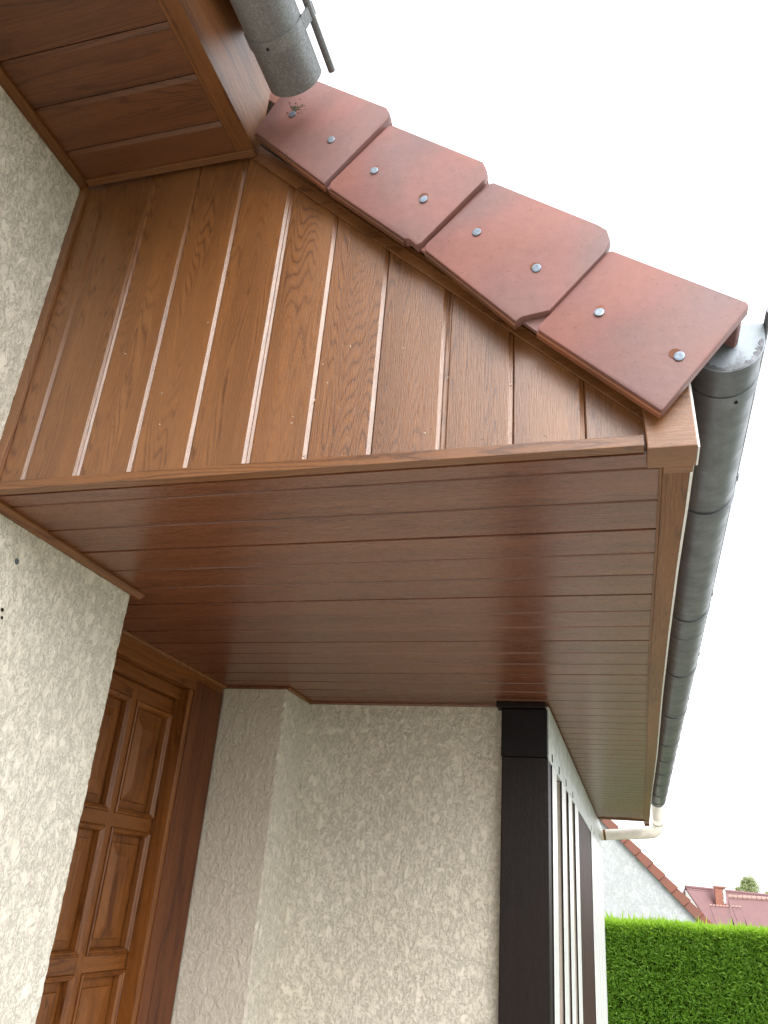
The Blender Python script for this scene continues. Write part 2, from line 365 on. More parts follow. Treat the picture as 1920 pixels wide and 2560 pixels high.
# gable trims
mb = MB(); mb.box(XW+0.002, 0.064, 1.757, 1.792, 1.0, 1.030); mb.build('bottom_trim', W_X, house, bevel=0.0012)
mb = MB(); mb.box(XW+0.001, XW+0.034, 1.779, 1.7935, 1.030, ZU-0.002); mb.build('corner_trim', W_Z, house, bevel=0.001)
p0, p1 = (-1.16, rake(-1.16)), (0.068, rake(0.068))
mb = MB()
for yy in (0,):
    q = [(p0[0], p0[1]), (p1[0], p1[1]), (p1[0], p1[1]+0.05), (p0[0], p0[1]+0.075)]
    mb.loft([[(x, 1.784, z) for x, z in q], [(x, 1.793, z) for x, z in q]])
mb.build('raking_trim', W_X, house, bevel=0.001)
mb = MB(); q = [(p0[0]+0.03, p0[1]+0.012), (p1[0], p1[1]+0.03), (p1[0], p1[1]+0.036), (p0[0]+0.03, p0[1]+0.018)]
mb.loft([[(x, 1.7795, z) for x, z in q], [(x, 1.7825, z) for x, z in q]]); mb.build('trim_edge', W_X, house)

# lower soffit: boards run across, grooves between them, dark joint every third
PIT = 0.1830
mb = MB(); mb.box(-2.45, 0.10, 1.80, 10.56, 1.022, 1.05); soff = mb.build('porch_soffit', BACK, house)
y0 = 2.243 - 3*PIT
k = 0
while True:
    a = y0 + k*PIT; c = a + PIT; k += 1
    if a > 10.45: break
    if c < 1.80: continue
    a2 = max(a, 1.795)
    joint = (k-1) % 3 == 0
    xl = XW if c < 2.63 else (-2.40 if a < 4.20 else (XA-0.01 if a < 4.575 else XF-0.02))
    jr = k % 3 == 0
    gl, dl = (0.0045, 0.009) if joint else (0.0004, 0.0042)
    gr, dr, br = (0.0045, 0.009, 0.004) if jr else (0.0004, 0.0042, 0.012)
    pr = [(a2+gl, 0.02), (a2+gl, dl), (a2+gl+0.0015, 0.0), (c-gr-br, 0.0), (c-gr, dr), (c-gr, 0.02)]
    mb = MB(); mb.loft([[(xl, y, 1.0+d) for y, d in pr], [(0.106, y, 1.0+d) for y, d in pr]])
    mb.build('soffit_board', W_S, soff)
# mouldings where the soffit meets the walls
def bar(name, p, q, wdt, hgt, mat, side):
    p, q = Vector(p), Vector(q); t = (q-p).normalized(); nn = Vector((-t.y, t.x, 0))*side
    mb = MB(); mb.loft([[e, e+nn*wdt, e+nn*wdt+Vector((0,0,-hgt*0.4)), e+nn*wdt*0.4+Vector((0,0,-hgt)), e+Vector((0,0,-hgt))] for e in (p, q)])
    return mb.build(name, mat, house)
bar('soffit_moulding', (XW+0.003, 1.80, 0.9995), (XW+0.003, 2.665, 0.9995), 0.030, 0.024, W_Y, -1)
bar('soffit_moulding', (XD+0.001, 2.60, 0.9995), (XD+0.001, 4.196, 0.9995), 0.016, 0.016, W_Y, -1)
bar('soffit_moulding', (XD, 4.196, 0.9995), (XA+0.006, 4.196, 0.9995), 0.014, 0.014, W_S, -1)
bar('soffit_moulding', (XA+0.006, 4.19, 0.9995), (XA+0.006, 4.566, 0.9995), 0.016, 0.016, W_Y, -1)
bar('soffit_moulding', (XA+0.006, 4.566, 0.9995), (-0.70, 4.566, 0.9995), 0.014, 0.014, W_S, -1)
# far end closing board
mb = MB(); mb.box(XF-0.02, 0.155, 10.50, 10.56, 0.985, 1.5); mb.build('eave_end_board', W_X, house, bevel=0.002)
mb = MB(); mb.box(-0.20, -0.04, 10.36, 10.40, 0.9985, 1.006); mb.build('vent_slot', DARK, soff)

# eaves fascia, a slightly wavy board
def fas_in(y): return np.interp(y, [1.7, 2.2, 2.8, 4.0, 5.6, 8, 10.6], [0.108, 0.107, 0.102, 0.094, 0.101, 0.097, 0.099])
def fas_out(y): return np.interp(y, [1.7, 2.0, 2.5, 3.2, 4.2, 6.0, 8.0, 10.6], [0.172, 0.171, 0.163, 0.158, 0.155, 0.161, 0.152, 0.154])
yy = [1.86 + i*(10.9-1.86)/40 for i in range(41)]
mb = MB(); mb.loft([[(fas_in(y), y, 0.992), (fas_out(y), y, 0.992), (fas_out(y), y, 1.43), (fas_in(y), y, 1.43)] for y in yy])
fa = mb.build('fascia_board', W_Y, house, bevel=0.0015)
mb = MB(); mb.loft([[(fas_in(y)-0.008, y, 0.995), (fas_in(y)-0.0005, y, 0.995), (fas_in(y)-0.0005, y, 1.0), (fas_in(y)-0.008, y, 1.0)] for y in yy[:-2]])
mb.build('fascia_lip', W_Y, house)
mb = MB(); mb.box(0.105, 0.165, 10.905, 11.03, 0.975, 1.02); mb.build('fascia_end_clip', W_Y, house, bevel=0.003)
mb = MB(); mb.loft([[(fas_out(y)+0.0006, y, 0.9915), (fas_out(y)+0.0075, y, 0.9915), (fas_out(y)+0.0075, y, 1.06), (fas_out(y)+0.0006, y, 1.06)] for y in yy])
mb.build('white_fascia_core', WHITE, house)
# end cap: boxed, with a step at the inner lower corner
mb = MB()
q = [(0.070, 1.0), (0.070, 0.988), (0.182, 0.988), (0.172, 1.24), (0.060, 1.24)]
mb.loft([[(x, 1.752, z) for x, z in q], [(x, 1.853, z) for x, z in q]])
mb.box(0.108, 0.178, 1.8525, 1.885, 0.988, 1.2)
cap_o = mb.build('fascia_end_cap', W_X, house, bevel=0.002)
mb = MB(); q = [(0.1826, 0.989), (0.1872, 0.990), (0.1775, 1.235), (0.1728, 1.235)]
mb.loft([[(x, 1.762, z) for x, z in q], [(x, 1.8515, z) for x, z in q]]); mb.build('white_core_edge', WHITE, cap_o)

# roof body
def roofz(x): return 1.60 - x
mb = MB(); q = [(0.150, roofz(0.150)-0.30), (0.150, roofz(0.150)), (-6.0, roofz(-6.0)), (-6.0, roofz(-6.0)-0.12), (-1.3, roofz(-1.3)-0.30)]
mb.loft([[(x, y, z) for x, z in q] for y in (1.90, 10.56)])
q = [(-1.17, 2.50), (-1.17, roofz(-1.17)), (-6.0, roofz(-6.0)), (-6.0, roofz(-6.0)-0.3)]
mb.loft([[(x, y, z) for x, z in q] for y in (-14, 1.79)])
q = [(-0.965, 2.50), (-0.965, 2.54), (-1.18, 2.76), (-1.18, 2.68)]     # eave tile overhang, out of view, added to shade the upper fascia
mb.loft([[(x, y, z) for x, z in q] for y in (-14, 1.58)])
mb.build('roof', CLAY_N, house)

# upper eave: soffit boards, trims, fascia
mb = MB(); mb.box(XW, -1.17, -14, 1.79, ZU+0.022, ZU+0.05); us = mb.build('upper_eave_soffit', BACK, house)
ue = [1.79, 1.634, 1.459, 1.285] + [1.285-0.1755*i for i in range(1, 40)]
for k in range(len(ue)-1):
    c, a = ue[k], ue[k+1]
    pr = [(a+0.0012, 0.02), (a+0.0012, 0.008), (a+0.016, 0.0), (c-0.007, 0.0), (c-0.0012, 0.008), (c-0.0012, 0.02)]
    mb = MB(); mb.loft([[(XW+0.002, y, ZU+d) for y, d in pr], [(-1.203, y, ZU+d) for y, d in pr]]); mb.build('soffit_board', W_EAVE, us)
mb = MB(); mb.box(XW+0.003, XW+0.045, -5, 1.778, ZU-0.012, ZU-0.0005); mb.build('eave_trim', W_Y, house, bevel=0.001)
mb = MB(); mb.box(XW+0.036, -1.14, 1.752, 1.778, ZU-0.012, ZU-0.0005); mb.build('eave_trim', W_X, house, bevel=0.001)
mb = MB(); mb.box(-1.204, -1.137, -14, 1.79, ZU-0.006, roofz(-1.13)+0.04); mb.build('upper_fascia_board', W_Y, house, bevel=0.004, seg=3)

# ------------------------------------------------------------------ verge tiles
TP = [
 [(636,328),(810,459),(817,450),(968,297),(974,281),(966,268),(794,201),(745,187),(700,240)],
 [(823,469),(1010,596),(1022,596),(1040,612),(1053,606),(1211,448),(1217,424),(1208,404),(980,312),(970,314),(826,455)],
 [(1062,624),(1289,803),(1302,792),(1374,775),(1514,627),(1526,598),(1518,574),(1494,560),(1234,455),(1224,458),(1064,610)],
 [(1345,824),(1653,1026),(1662,1018),(1871,768),(1873,760),(1866,754),(1530,625),(1519,629),(1348,812)],
]
NAILS = [[(731,286),(828,350)],[(936,427),(1059,499)],[(1192,581),(1341,671)],[(1498,781),(1698,891)]]
HOLE = [[(4,-2),(1,0)],[(7,-4),(0,-7)],[(7,-3),(-3,-4)],[(5,-6),(-10,-7)]]
TL = ['topmost verge tile with mossy nail', None, 'verge tile with a broken lower corner', 'lowest verge tile, hanging over the gutter end']
def plane_y(px, ti):
    # the tail of every tile stands a little prouder than its head
    xs_ = [p[0] for p in TP[ti]]; t = (px-min(xs_))/(max(xs_)-min(xs_)); return 1.712 - 0.018*t
for ti, poly in enumerate(TP):
    fr = [Vector(on_y(x, y, plane_y(x, ti))) for x, y in poly]
    th = 0.034
    bk = [p + Vector((0, th, 0)) for p in fr]
    mb = MB(); nn = len(fr); mb.loft([fr, bk])
    # top leaf lying back over the roof
    x0, x1 = (6, 5) if ti in (0, 3) else ((8, 7) if ti in (1, 2) else (6, 5))
    a, c = fr[x0].copy(), fr[x1].copy(); t = (c-a).normalized(); nrm = Vector((-t.z, 0, t.x)).normalized()
    if nrm.z < 0: nrm = -nrm
    a2, c2 = a - t*0.03, c + t*(0.0 if ti == 3 else 0.012)
    a2 -= nrm*0.004; c2 -= nrm*0.004
    dep = Vector((0, 0.55, 0)); up = -nrm*(0.020 if ti == 3 else 0.035)
    off = Vector((0, 0.012, 0))
    mb.loft([[a2+off, a2+dep, a2+dep+up, a2+off+up], [c2+off, c2+dep, c2+dep+up, c2+off+up]])
    o = mb.build('verge_tile', CLAY, house, smooth=True, bevel=0.0035, seg=2)
    if TL[ti]: o['label'] = TL[ti]
    # head lap passing under the tile above
    if ti > 0:
        h0, h1 = fr[0], fr[-2]; e = Vector((-0.707, 0, 0.707))*0.10; s_ = Vector((0, 0.012, 0))
        q = [h0+s_, h1+s_-Vector((0.02,0,0.025)), h1+s_+e-Vector((0.02,0,0.025)), h0+s_+e]
        mb = MB(); mb.loft([q, [p+Vector((0, 0.014, 0)) for p in q]]); mb.build('tile_lap', CLAY, o)
    # raw under-edge of the clay
    lo = fr[0], fr[1]
    mb = MB(); q = [p + Vector((0, 0.010, 0)) for p in lo] + [p + Vector((0, 0.028, 0)) for p in reversed(lo)]
    dn = Vector((-0.004, 0, -0.004)); mb.loft([q, [p+dn*1.2 for p in q]]); mb.build('under_edge', CLAY_E, o)
    for k, (nx, ny) in enumerate(NAILS[ti]):
        yb = plane_y(nx, ti)
        hx, hy = nx+HOLE[ti][k][0], ny+HOLE[ti][k][1]
        cpt = Vector(on_y(hx, hy, yb))
        mb = MB(); nseg = 20; r1 = 0.0148
        ring = [[cpt + Vector((math.cos(a)*r, d, math.sin(a)*r)) for a in [2*math.pi*i/nseg for i in range(nseg)]] for r, d in ((r1, 0.0002), (r1*0.96, -0.0007), (r1*0.5, -0.0002))]
        mb.loft(ring); mb.build('nail_hole', CLAY_E, o, smooth=True)
        cpt = Vector(on_y(nx, ny, yb-0.002)); tx, tz = random.uniform(-.25,.25), random.uniform(-.25,.25)
        mb = MB(); prof = ((0.0115, 0.001), (0.0128, -0.001), (0.0124, -0.0026), (0.010, -0.0032), (0.005, -0.0030), (0.0008, -0.0029))
        ring = [[cpt + Vector((math.cos(a)*r, d + (math.cos(a)*tx + math.sin(a)*tz)*r*0.5, math.sin(a)*r)) for a in [2*math.pi*i/nseg for i in range(nseg)]] for r, d in prof]
        ring.insert(0, [cpt + Vector((math.cos(a)*0.004, 0.003, math.sin(a)*0.004)) for a in [2*math.pi*i/nseg for i in range(nseg)]])
        mb.loft(ring); mb.build('nail', NAIL, o, smooth=True)
# moss by the top nail
mt, n, b = newmat('moss'); v = objvec(n, False); L(n, ramp(n, noise_n(n, v, 300, 3), [(0.3, (0.02, 0.022, 0.012)), (0.7, (0.07, 0.07, 0.04))]), b.inputs['Base Color']); b.inputs['Roughness'].default_value = 1
mb = MB(); c0 = Vector(on_y(738, 274, 1.7062))
for i in range(90):
    a = random.gauss(0.9, 0.9); rr = abs(random.gauss(0, 0.022)); p = c0 + Vector((rr*math.cos(a)-0.002, -0.0006*random.random()-0.0004, rr*math.sin(a)-0.004))
    s1 = random.uniform(0.0008, 0.0024); mb.box(p.x-s1, p.x+s1*random.uniform(.5,1.5), p.y-0.0006, p.y+0.0008, p.z-s1, p.z+s1)
o = mb.build('moss', mt, house); o['kind'] = 'stuff'

# saw shavings left on the cladding
mb = MB()
for i in range(22):
    x = random.uniform(-1.5, -0.1); z = 1.06 + (rake(x)-1.1)*random.random()**1.6
    a = random.uniform(0, 3.14); l_ = random.uniform(0.003, 0.008); dx, dz = math.cos(a)*l_, math.sin(a)*l_; wq = 0.0011
    mb.loft([[(x-wq, YG-0.0012, z), (x+wq, YG-0.0012, z), (x+wq, YG+0.0002, z), (x-wq, YG+0.0002, z)], [(x+dx*.6-wq, YG-0.002, z+dz), (x+dx*.6+wq, YG-0.002, z+dz), (x+dx*.6+wq, YG-0.001, z+dz), (x+dx*.6-wq, YG-0.001, z+dz)], [(x+dx-wq, YG-0.0012, z+dz*.5), (x+dx+wq, YG-0.0012, z+dz*.5), (x+dx+wq, YG+0.0002, z+dz*.5), (x+dx-wq, YG+0.0002, z+dz*.5)]])
o = mb.build('saw_shavings', plain('pale_shaving', (0.6, 0.5, 0.42), 0.7), house); o['kind'] = 'stuff'

# ------------------------------------------------------------------ door
fr = MB(); fr.box(-2.40, XD, 2.62, 4.185, 0.897, 0.999); fr.box(-2.40, XD-0.055, 2.66, 3.955, 0.838, 0.896)
frame = fr.build('door_frame', W_DOOR_H, house, bevel=0.003)
mb = MB(); mb.box(-2.40, XD+0.002, 3.955, 4.188, GZ+0.03, 0.955); mb.box(-2.298, XD+0.002, 3.868, 3.954, GZ+0.03, 0.955); mb.build('jamb', W_JAMB, frame, bevel=0.004)
mb = MB(); mb.box(-2.298, XD-0.004, 3.828, 3.8665, GZ+0.03, 0.896); mb.build('jamb_bead', W_DOOR, frame, bevel=0.004)
mb = MB(); mb.box(-2.40, XD, 2.58, 2.66, GZ+0.03, 0.896); mb.build('jamb', W_JAMB, frame, bevel=0.004)
cols_ = [(2.722, 3.062), (3.108, 3.442), (3.492, 3.830)]
rows_ = [(0.243, 0.762), (-0.342, 0.182), (-0.932, -0.408), (-1.522, -0.998), (-2.10, -1.588)]
DX = -2.30
mb = MB()
ye = [2.665] + [v for c in cols_ for v in c] + [3.95]
for i in range(0, len(ye), 2): mb.box(DX-0.07, DX, ye[i], ye[i+1], GZ+0.03, 0.835)
door = mb.build('door', W_DOOR, house, bevel=0.002)
ze = [0.835] + [v for a, c in rows_ for v in (c, a)] + [GZ+0.03]
for ci, (a, c) in enumerate(cols_):
    for i in range(0, len(ze), 2):
        mb = MB(); mb.box(DX-0.068, DX-0.001, a+0.0005, c-0.0005, ze[i+1], ze[i]); mb.build('rail', W_DOOR_H, door, bevel=0.002)
for a, c in cols_:
    for z0, z1 in rows_:
        def rect(mg, d): return [(DX+d, a+mg, z0+mg), (DX+d, c-mg, z0+mg), (DX+d, c-mg, z1-mg), (DX+d, a+mg, z1-mg)]
        mb = MB(); mb.loft([rect(0.001, -0.05), rect(0.001, 0.006), rect(0.007, 0.010), rect(0.013, 0.004), rect(0.017, 0.003), rect(0.024, -0.006), rect(0.027, -0.030)], cap=False)
        mb.build('moulding', W_DOOR, door, fix=False)
        mb = MB(); mb.loft([rect(0.002, -0.055), rect(0.020, -0.034), rect(0.062, -0.034), rect(0.064, -0.022), rect(0.072, -0.022), rect(0.118, -0.012)])
        mb.build('panel', W_DOOR, door)

# ------------------------------------------------------------------ gutters
def gutter_ring(cx, cz, r, y, t=0.004, a0=-8, a1=188, rim=0.0):
    out, inn = [], []
    for i in range(25):
        a = math.radians(180 + a0 + (a1-a0)*i/24) if False else math.radians(180 - 4 + (188)*i/24)
        out.append((cx+math.cos(a)*r, y, cz+math.sin(a)*r)); inn.append((cx+math.cos(a)*(r-t), y, cz+math.sin(a)*(r-t)))
    return out + inn[::-1]
def strap(cx, cz, r, y, wdt, t=0.004):
    mb = MB(); rings = []
    for d in (-wdt/2, wdt/2): rings.append(gutter_ring(cx, cz, r+t, y+d, t*1.6))
    mb.loft(rings); return mb
def gc(y): t = (y-1.85)/9.2; return 0.282+0.006*math.sin(min(max(t*1.6, 0), 1)*math.pi)-0.006*t, 1.342-0.05*t, 0.0915
gl = thing('gutter', 'dark weathered zinc half-round gutter along the low porch eave', 'gutter', P(0.3, 6, 1.2), 'zinc roof gutters')
yy = [1.855 + i*0.4575 for i in range(21)]
mb = MB(); mb.loft([gutter_ring(*gc(y), y) for y in yy]); mb.build('trough', ZINC, gl, smooth=True)
mb = MB(); mb.tube([(gc(y)[0]+0.1025, y, gc(y)[1]+0.045) for y in [1.80]+yy], 0.0085, 10); mb.build('rim_bead', ZINC, gl, smooth=True)
mb2 = MB(); mb2.loft([[(gc(y)[0]+0.088, y, gc(y)[1]-0.002), (gc(y)[0]+0.0917, y, gc(y)[1]-0.002), (gc(y)[0]+0.0975, y, gc(y)[1]+0.045), (gc(y)[0]+0.0935, y, gc(y)[1]+0.045)] for y in yy]); mb2.build('front_lip', ZINC, gl, smooth=True)
# soldered stop end
cx, cz, r = gc(1.855); mb = MB()
arc = [(cx+math.cos(math.radians(180+180*i/24))*(r+0.002), cz+math.sin(math.radians(180+180*i/24))*(r+0.002)) for i in range(25)] + [(cx+0.0935, cz+0.045), (cx-r, cz+0.045)]
mb.loft([[(x, y, z) for x, z in arc] for y in (1.850, 1.8545)]); cap = mb.build('stop_end', ZINC_C, gl)
mb = MB(); ro, ri = [], []
for i in range(0, 91):
    a = math.radians(182 + 176*i/90); q_ = r - 0.007 - 0.016*abs(noise.noise(Vector((i*0.17, 2, 0)))) - 0.007*abs(noise.noise(Vector((i*0.6, 4, 0)))) - (0.010 if i > 60 else 0)*abs(noise.noise(Vector((i*0.3, 9, 0))))
    ro.append((cx+math.cos(a)*(r-0.001), cz+math.sin(a)*(r-0.001))); ri.append((cx+math.cos(a)*q_, cz+math.sin(a)*q_))
for i in range(90):
    q = [ro[i], ro[i+1], ri[i+1], ri[i]]
    mb.loft([[(x, 1.8488, z) for x, z in q], [(x, 1.8502, z) for x, z in q]])
mb.build('solder_seam', SOLDER, cap)
mb = strap(*gc(2.0), 2.0, 0.055, 0.003); mb.build('joint_collar', ZINC, gl, smooth=True)
mb = MB(); mb.tube([(0.312, 2.0, gc(2)[1]-0.093), (0.312, 2.0, gc(2)[1]-0.080)], 0.005, 8); mb.build('rivet', DARK, gl)
for y in (2.70, 3.86, 4.86, 5.95, 7.00, 7.75, 8.50, 9.25, 10.05, 10.75):
    mb = strap(*gc(y), y, 0.034, 0.006); x_, z_, r2_ = gc(y)
    mb.loft([[(x_+0.092, y+d, z_-0.01), (x_+0.096, y+d, z_-0.01), (x_+0.113, y+d, z_+0.05), (x_+0.109, y+d, z_+0.05)] for d in (-0.015, 0.015)])
    mb.tube([(x_+0.106, y-0.02, z_+0.05), (x_+0.106, y+0.02, z_+0.05)], 0.011, 8)
    mb.loft([[(x_-0.090, y+d, z_-0.004), (x_-0.090, y+d, z_+0.004), (0.14, y+d, z_+0.02), (0.14, y+d, z_+0.012)] for d in (-0.012, 0.012)])
    mb.build('bracket', ZINC, gl, smooth=True)
mb = strap(*gc(4.14), 4.14, 0.02, 0.0015); mb.build('solder_joint', ZINC, gl, smooth=True)
mb = strap(*gc(10.98), 10.98, 0.05, 0.004); mb.build('outlet_collar', ZINC, gl, smooth=True)

ug = thing('gutter', 'pale mottled zinc gutter end under the high eave, above the topmost tile', 'gutter', P(-0.95, 0, 2.3), 'zinc roof gutters')
UX, UZ, UR = -0.942, 2.375, 0.0915
yy = [-14, -8, -4, -2, -1] + [i*0.2 for i in range(-4, 8)] + [1.606]
mb = MB(); mb.loft([gutter_ring(UX, UZ, UR, y) for y in yy]); mb.build('trough', ZINC_U, ug, smooth=True)
mb = MB(); arc = [(UX+math.cos(math.radians(180+180*i/24))*(UR-0.002), UZ+math.sin(math.radians(180+180*i/24))*(UR-0.002)) for i in range(25)]
mb.loft([[(x, y, z) for x, z in arc] for y in (1.600, 1.6045)]); mb.build('stop_end', ZINC_U, ug)
mb = strap(UX, UZ, UR, 1.435, 0.042, 0.004); x_, z_ = UX, UZ
mb.loft([[(x_+UR-0.002, 1.435+d, z_-0.01), (x_+UR+0.004, 1.435+d, z_-0.01), (x_+UR+0.030, 1.435+d, z_+0.06), (x_+UR+0.024, 1.435+d, z_+0.06)] for d in (-0.021, 0.021)])
mb.build('joint_collar', ZINC_U, ug, smooth=True)
mb = MB(); mb.tube([(UX-0.01, 1.435, UZ-UR-0.008), (UX-0.01, 1.435, UZ-UR)], 0.004, 8); mb.build('rivet', DARK, ug)
mb = MB(); mb.tube([(UX+UR+0.018, y, UZ+0.045) for y in (-14, -6, -1, 0.6, 1.2, 1.64)], 0.012, 10); mb.build('rim_bead', ZINC_U, ug, smooth=True)

# downpipe: from the far gutter outlet back to the facade
dp = thing('downpipe', 'cream plastic downpipe elbow running from the gutter outlet to the facade', 'downpipe', P(0, 11.2, 0.9))
X1, Z1, RP = 0.268, 0.915, 0.066
path = [(X1, 11.12, 1.27), (X1, 11.14, 1.16), (X1, 11.18, 1.06)] + [(X1-0.11+0.11*math.cos(a), 11.19, Z1+0.11-0.11*math.sin(a)) for a in [math.pi/2*i/8 for i in range(9)]]
mb = MB(); mb.tube(path, RP, 20); mb.build('elbow', PIPE, dp, smooth=True)
mb = MB(); mb.tube([(0.165, 11.19, 0.914), (-0.05, 11.19, 0.895), (-0.425, 11.19, 0.860)], 0.0625, 20); mb.build('pipe', PIPE, dp, smooth=True)
mb = MB(); mb.tube([(0.15, 11.19, 0.9125), (-0.045, 11.19, 0.8955)], 0.0655, 20); mb.build('sleeve', PIPE, dp, smooth=True)
mb = MB(); mb.tube([(X1, 11.125, 1.06), (X1, 11.18, 1.035)], 0.069, 20); mb.build('socket_ring', PIPE, dp, smooth=True)
RUST = plain('rust_stain', (0.20, 0.10, 0.03), 0.8, 0.2, 0.4, 30)
mb = MB(); mb.tube([(-0.36, 11.19, 0.866), (-0.388, 11.19, 0.8634)], 0.0632, 20); mb.build('rusty_band', RUST, dp, smooth=True)

# ------------------------------------------------------------------ hedge
def leafmat(name, a, c, tr=0.35):
    mt, n, b = newmat(name); v = objvec(n, False)
    geo = n.nodes.new('ShaderNodeNewGeometry')
    cc = mixc(n, 'MIX', geo.outputs['Random Per Island'], a, c)
    L(n, cc, b.inputs['Base Color']); b.inputs['Roughness'].default_value = 0.55; b.inputs['Specular IOR Level'].default_value = 0.3
    t = n.nodes.new('ShaderNodeBsdfTranslucent'); L(n, mixc(n, 'MULTIPLY', 1.0, cc, (1.5, 1.6, 0.7)), t.inputs[0])
    ms = n.nodes.new('ShaderNodeMixShader'); ms.inputs[0].default_value = tr
    L(n, b.outputs[0], ms.inputs[1]); L(n, t.outputs[0], ms.inputs[2]); L(n, ms.outputs[0], n.nodes['Material Output'].inputs[0])
    return mt
HEDGE = leafmat('hedge_leaf', (0.085, 0.19, 0.018), (0.17, 0.29, 0.035), 0.42)
LIT_YOUNG = leafmat('lit_young_shoot', (0.17, 0.31, 0.03), (0.29, 0.43, 0.06), 0.5)  # new-growth tint, with the light on the hedge top put into it
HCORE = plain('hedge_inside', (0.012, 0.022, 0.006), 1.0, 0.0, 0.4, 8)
HY0, HY1 = 12.5, 13.4
def htop(x): return 1.405 + 0.030*(x+0.45)/2.0 + 0.02*noise.noise(Vector((x*1.7, 0, 0)))
hd = thing('hedge', 'tall clipped bright green hedge closing the garden', 'hedge', (2, 12.95, 0))
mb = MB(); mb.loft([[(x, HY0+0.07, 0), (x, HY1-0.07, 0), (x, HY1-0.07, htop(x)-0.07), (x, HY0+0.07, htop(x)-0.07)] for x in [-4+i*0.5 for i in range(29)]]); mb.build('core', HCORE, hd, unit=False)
def blades(cnt, xa, xb, front_frac):
    out_v, out_f, top_v, top_f = [], [], [], []
    for i in range(cnt):
        x = random.uniform(xa, xb); tz = htop(min(max(x, -2), 6))
        front = random.random() < front_frac
        if front:
            z = tz*(1-random.random()**1.3*0.999); y = HY0 + random.uniform(-0.02, 0.10) + 0.035*noise.noise(Vector((x*5, 0, z*5)))
            d = Vector((random.gauss(0, 0.55), -abs(random.gauss(0.45, 0.3)), random.gauss(0.55, 0.45)))
            ln = random.uniform(0.035, 0.085)
        else:
            y = random.uniform(HY0-0.01, HY1); z = tz - 0.07 + random.uniform(0, 0.06)
            d = Vector((random.gauss(0, 0.30), random.gauss(-0.1, 0.30), 1.0)); ln = random.uniform(0.05, 0.125)
        d.normalize(); p = Vector((x, y, z)); s_ = d.cross(Vector((random.gauss(0,1), random.gauss(0,1), random.gauss(0,1)))).normalized()*random.uniform(0.005, 0.0095)
        bnd = Vector((random.gauss(0,.012), random.gauss(0,.012), -0.006))
        lit_young = (not front) or z > tz - random.uniform(0.02, 0.16) or random.random() < 0.04
        ov, of = (top_v, top_f) if lit_young else (out_v, out_f)
        k_ = len(ov)
        ov += [p-s_*0.4, p+s_*0.4, p+d*ln*0.55+s_, p+d*ln*0.55-s_, p+d*ln+bnd]
        of += [(k_, k_+1, k_+2, k_+3), (k_+3, k_+2, k_+4)]
    return out_v, out_f, top_v, top_f
vv, ff, tv, tf = [], [], [], []
for (cnt, xa, xb, fr_) in ((62000, -1.1, 2.4, 0.78), (9000, -4, -1.1, 0.75), (22000, 2.4, 10, 0.75)):
    a, c, a2, c2 = blades(cnt, xa, xb, fr_); k_ = len(vv); vv += a; ff += [tuple(i+k_ for i in f) for f in c]; k_ = len(tv); tv += a2; tf += [tuple(i+k_ for i in f) for f in c2]
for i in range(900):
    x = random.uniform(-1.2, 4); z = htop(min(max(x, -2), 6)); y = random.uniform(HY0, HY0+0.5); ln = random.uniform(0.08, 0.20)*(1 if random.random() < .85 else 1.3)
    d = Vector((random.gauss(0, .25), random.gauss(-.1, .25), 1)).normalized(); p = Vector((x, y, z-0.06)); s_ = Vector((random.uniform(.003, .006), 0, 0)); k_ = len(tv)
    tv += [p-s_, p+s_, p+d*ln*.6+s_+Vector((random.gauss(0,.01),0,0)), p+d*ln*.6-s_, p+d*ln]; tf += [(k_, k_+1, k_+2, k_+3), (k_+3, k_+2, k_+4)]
mb = MB(); mb.v = tv; mb.f = tf; mb.build('lit_young_shoots', LIT_YOUNG, hd, unit=False, fix=False)
mb = MB(); mb.v = vv; mb.f = ff; o = mb.build('foliage', HEDGE, hd, unit=False, fix=False)

# ------------------------------------------------------------------ neighbour's house
nb = thing('neighbour_house', 'pale rendered gable house with red verge tiles behind the hedge', 'house', (-4, 24, ground_z(21)))
YN = 19.5
xe, zE = 0.0563*YN, HC; XRg, ZRg = -4.9, HC + (0.0563*YN+4.9)*0.985
mb = MB(); gz = ground_z(YN)-0.5
q = [(xe-0.02, gz), (xe-0.02, zE+0.02), (XRg, ZRg+0.02), (2*XRg-xe+0.02, zE+0.02), (2*XRg-xe+0.02, gz)]
mb.loft([[(x, y, z) for x, z in q] for y in (YN+0.075, YN+10)]); mb.build('wall', ST_N, nb, unit=False)
mb = MB()
for sgn in (1, -1):
    f_ = lambda x: XRg + (x-XRg)*sgn
    q = [(f_(xe+0.20), zE-0.05), (f_(XRg), ZRg+0.14), (f_(XRg), ZRg-0.06), (f_(xe+0.20), zE-0.22)]
    mb.loft([[(x, y, z) for x, z in q] for y in (YN+0.12, YN+10.3)])
mb.build('roof', CLAY_N, nb, unit=False)
t = Vector((-1, 0, 0.985)).normalized(); nrm = Vector((t.z, 0, -t.x))
me0 = None; pitch_ = 0.0117*YN*1.404
for k in range(-2, 28):
    p = Vector((xe, YN, zE)) + t*(k*pitch_)
    if me0 is None:
        mb = MB(); h = 0.175
        q = [Vector((0,0,0)), t*(pitch_-0.012), t*(pitch_-0.012)+nrm*(h-0.012), nrm*(h+0.012)-t*0.02]
        mb.loft([[v_ + Vector((0, -0.018, 0)) - Vector((0, 0.02, 0))*(0 if i in (1,2) else 1) for i, v_ in enumerate(q)], [v_ + Vector((0, 0.09, 0)) for v_ in q]])
        mb.v = [v_ + p for v_ in mb.v]
        o = mb.build('verge_tile', CLAY_N, nb, unit=False, bevel=0.006); me0 = o.data; base = WL[o.name] - p
    else: o = link('verge_tile', me0, nb, p + base)
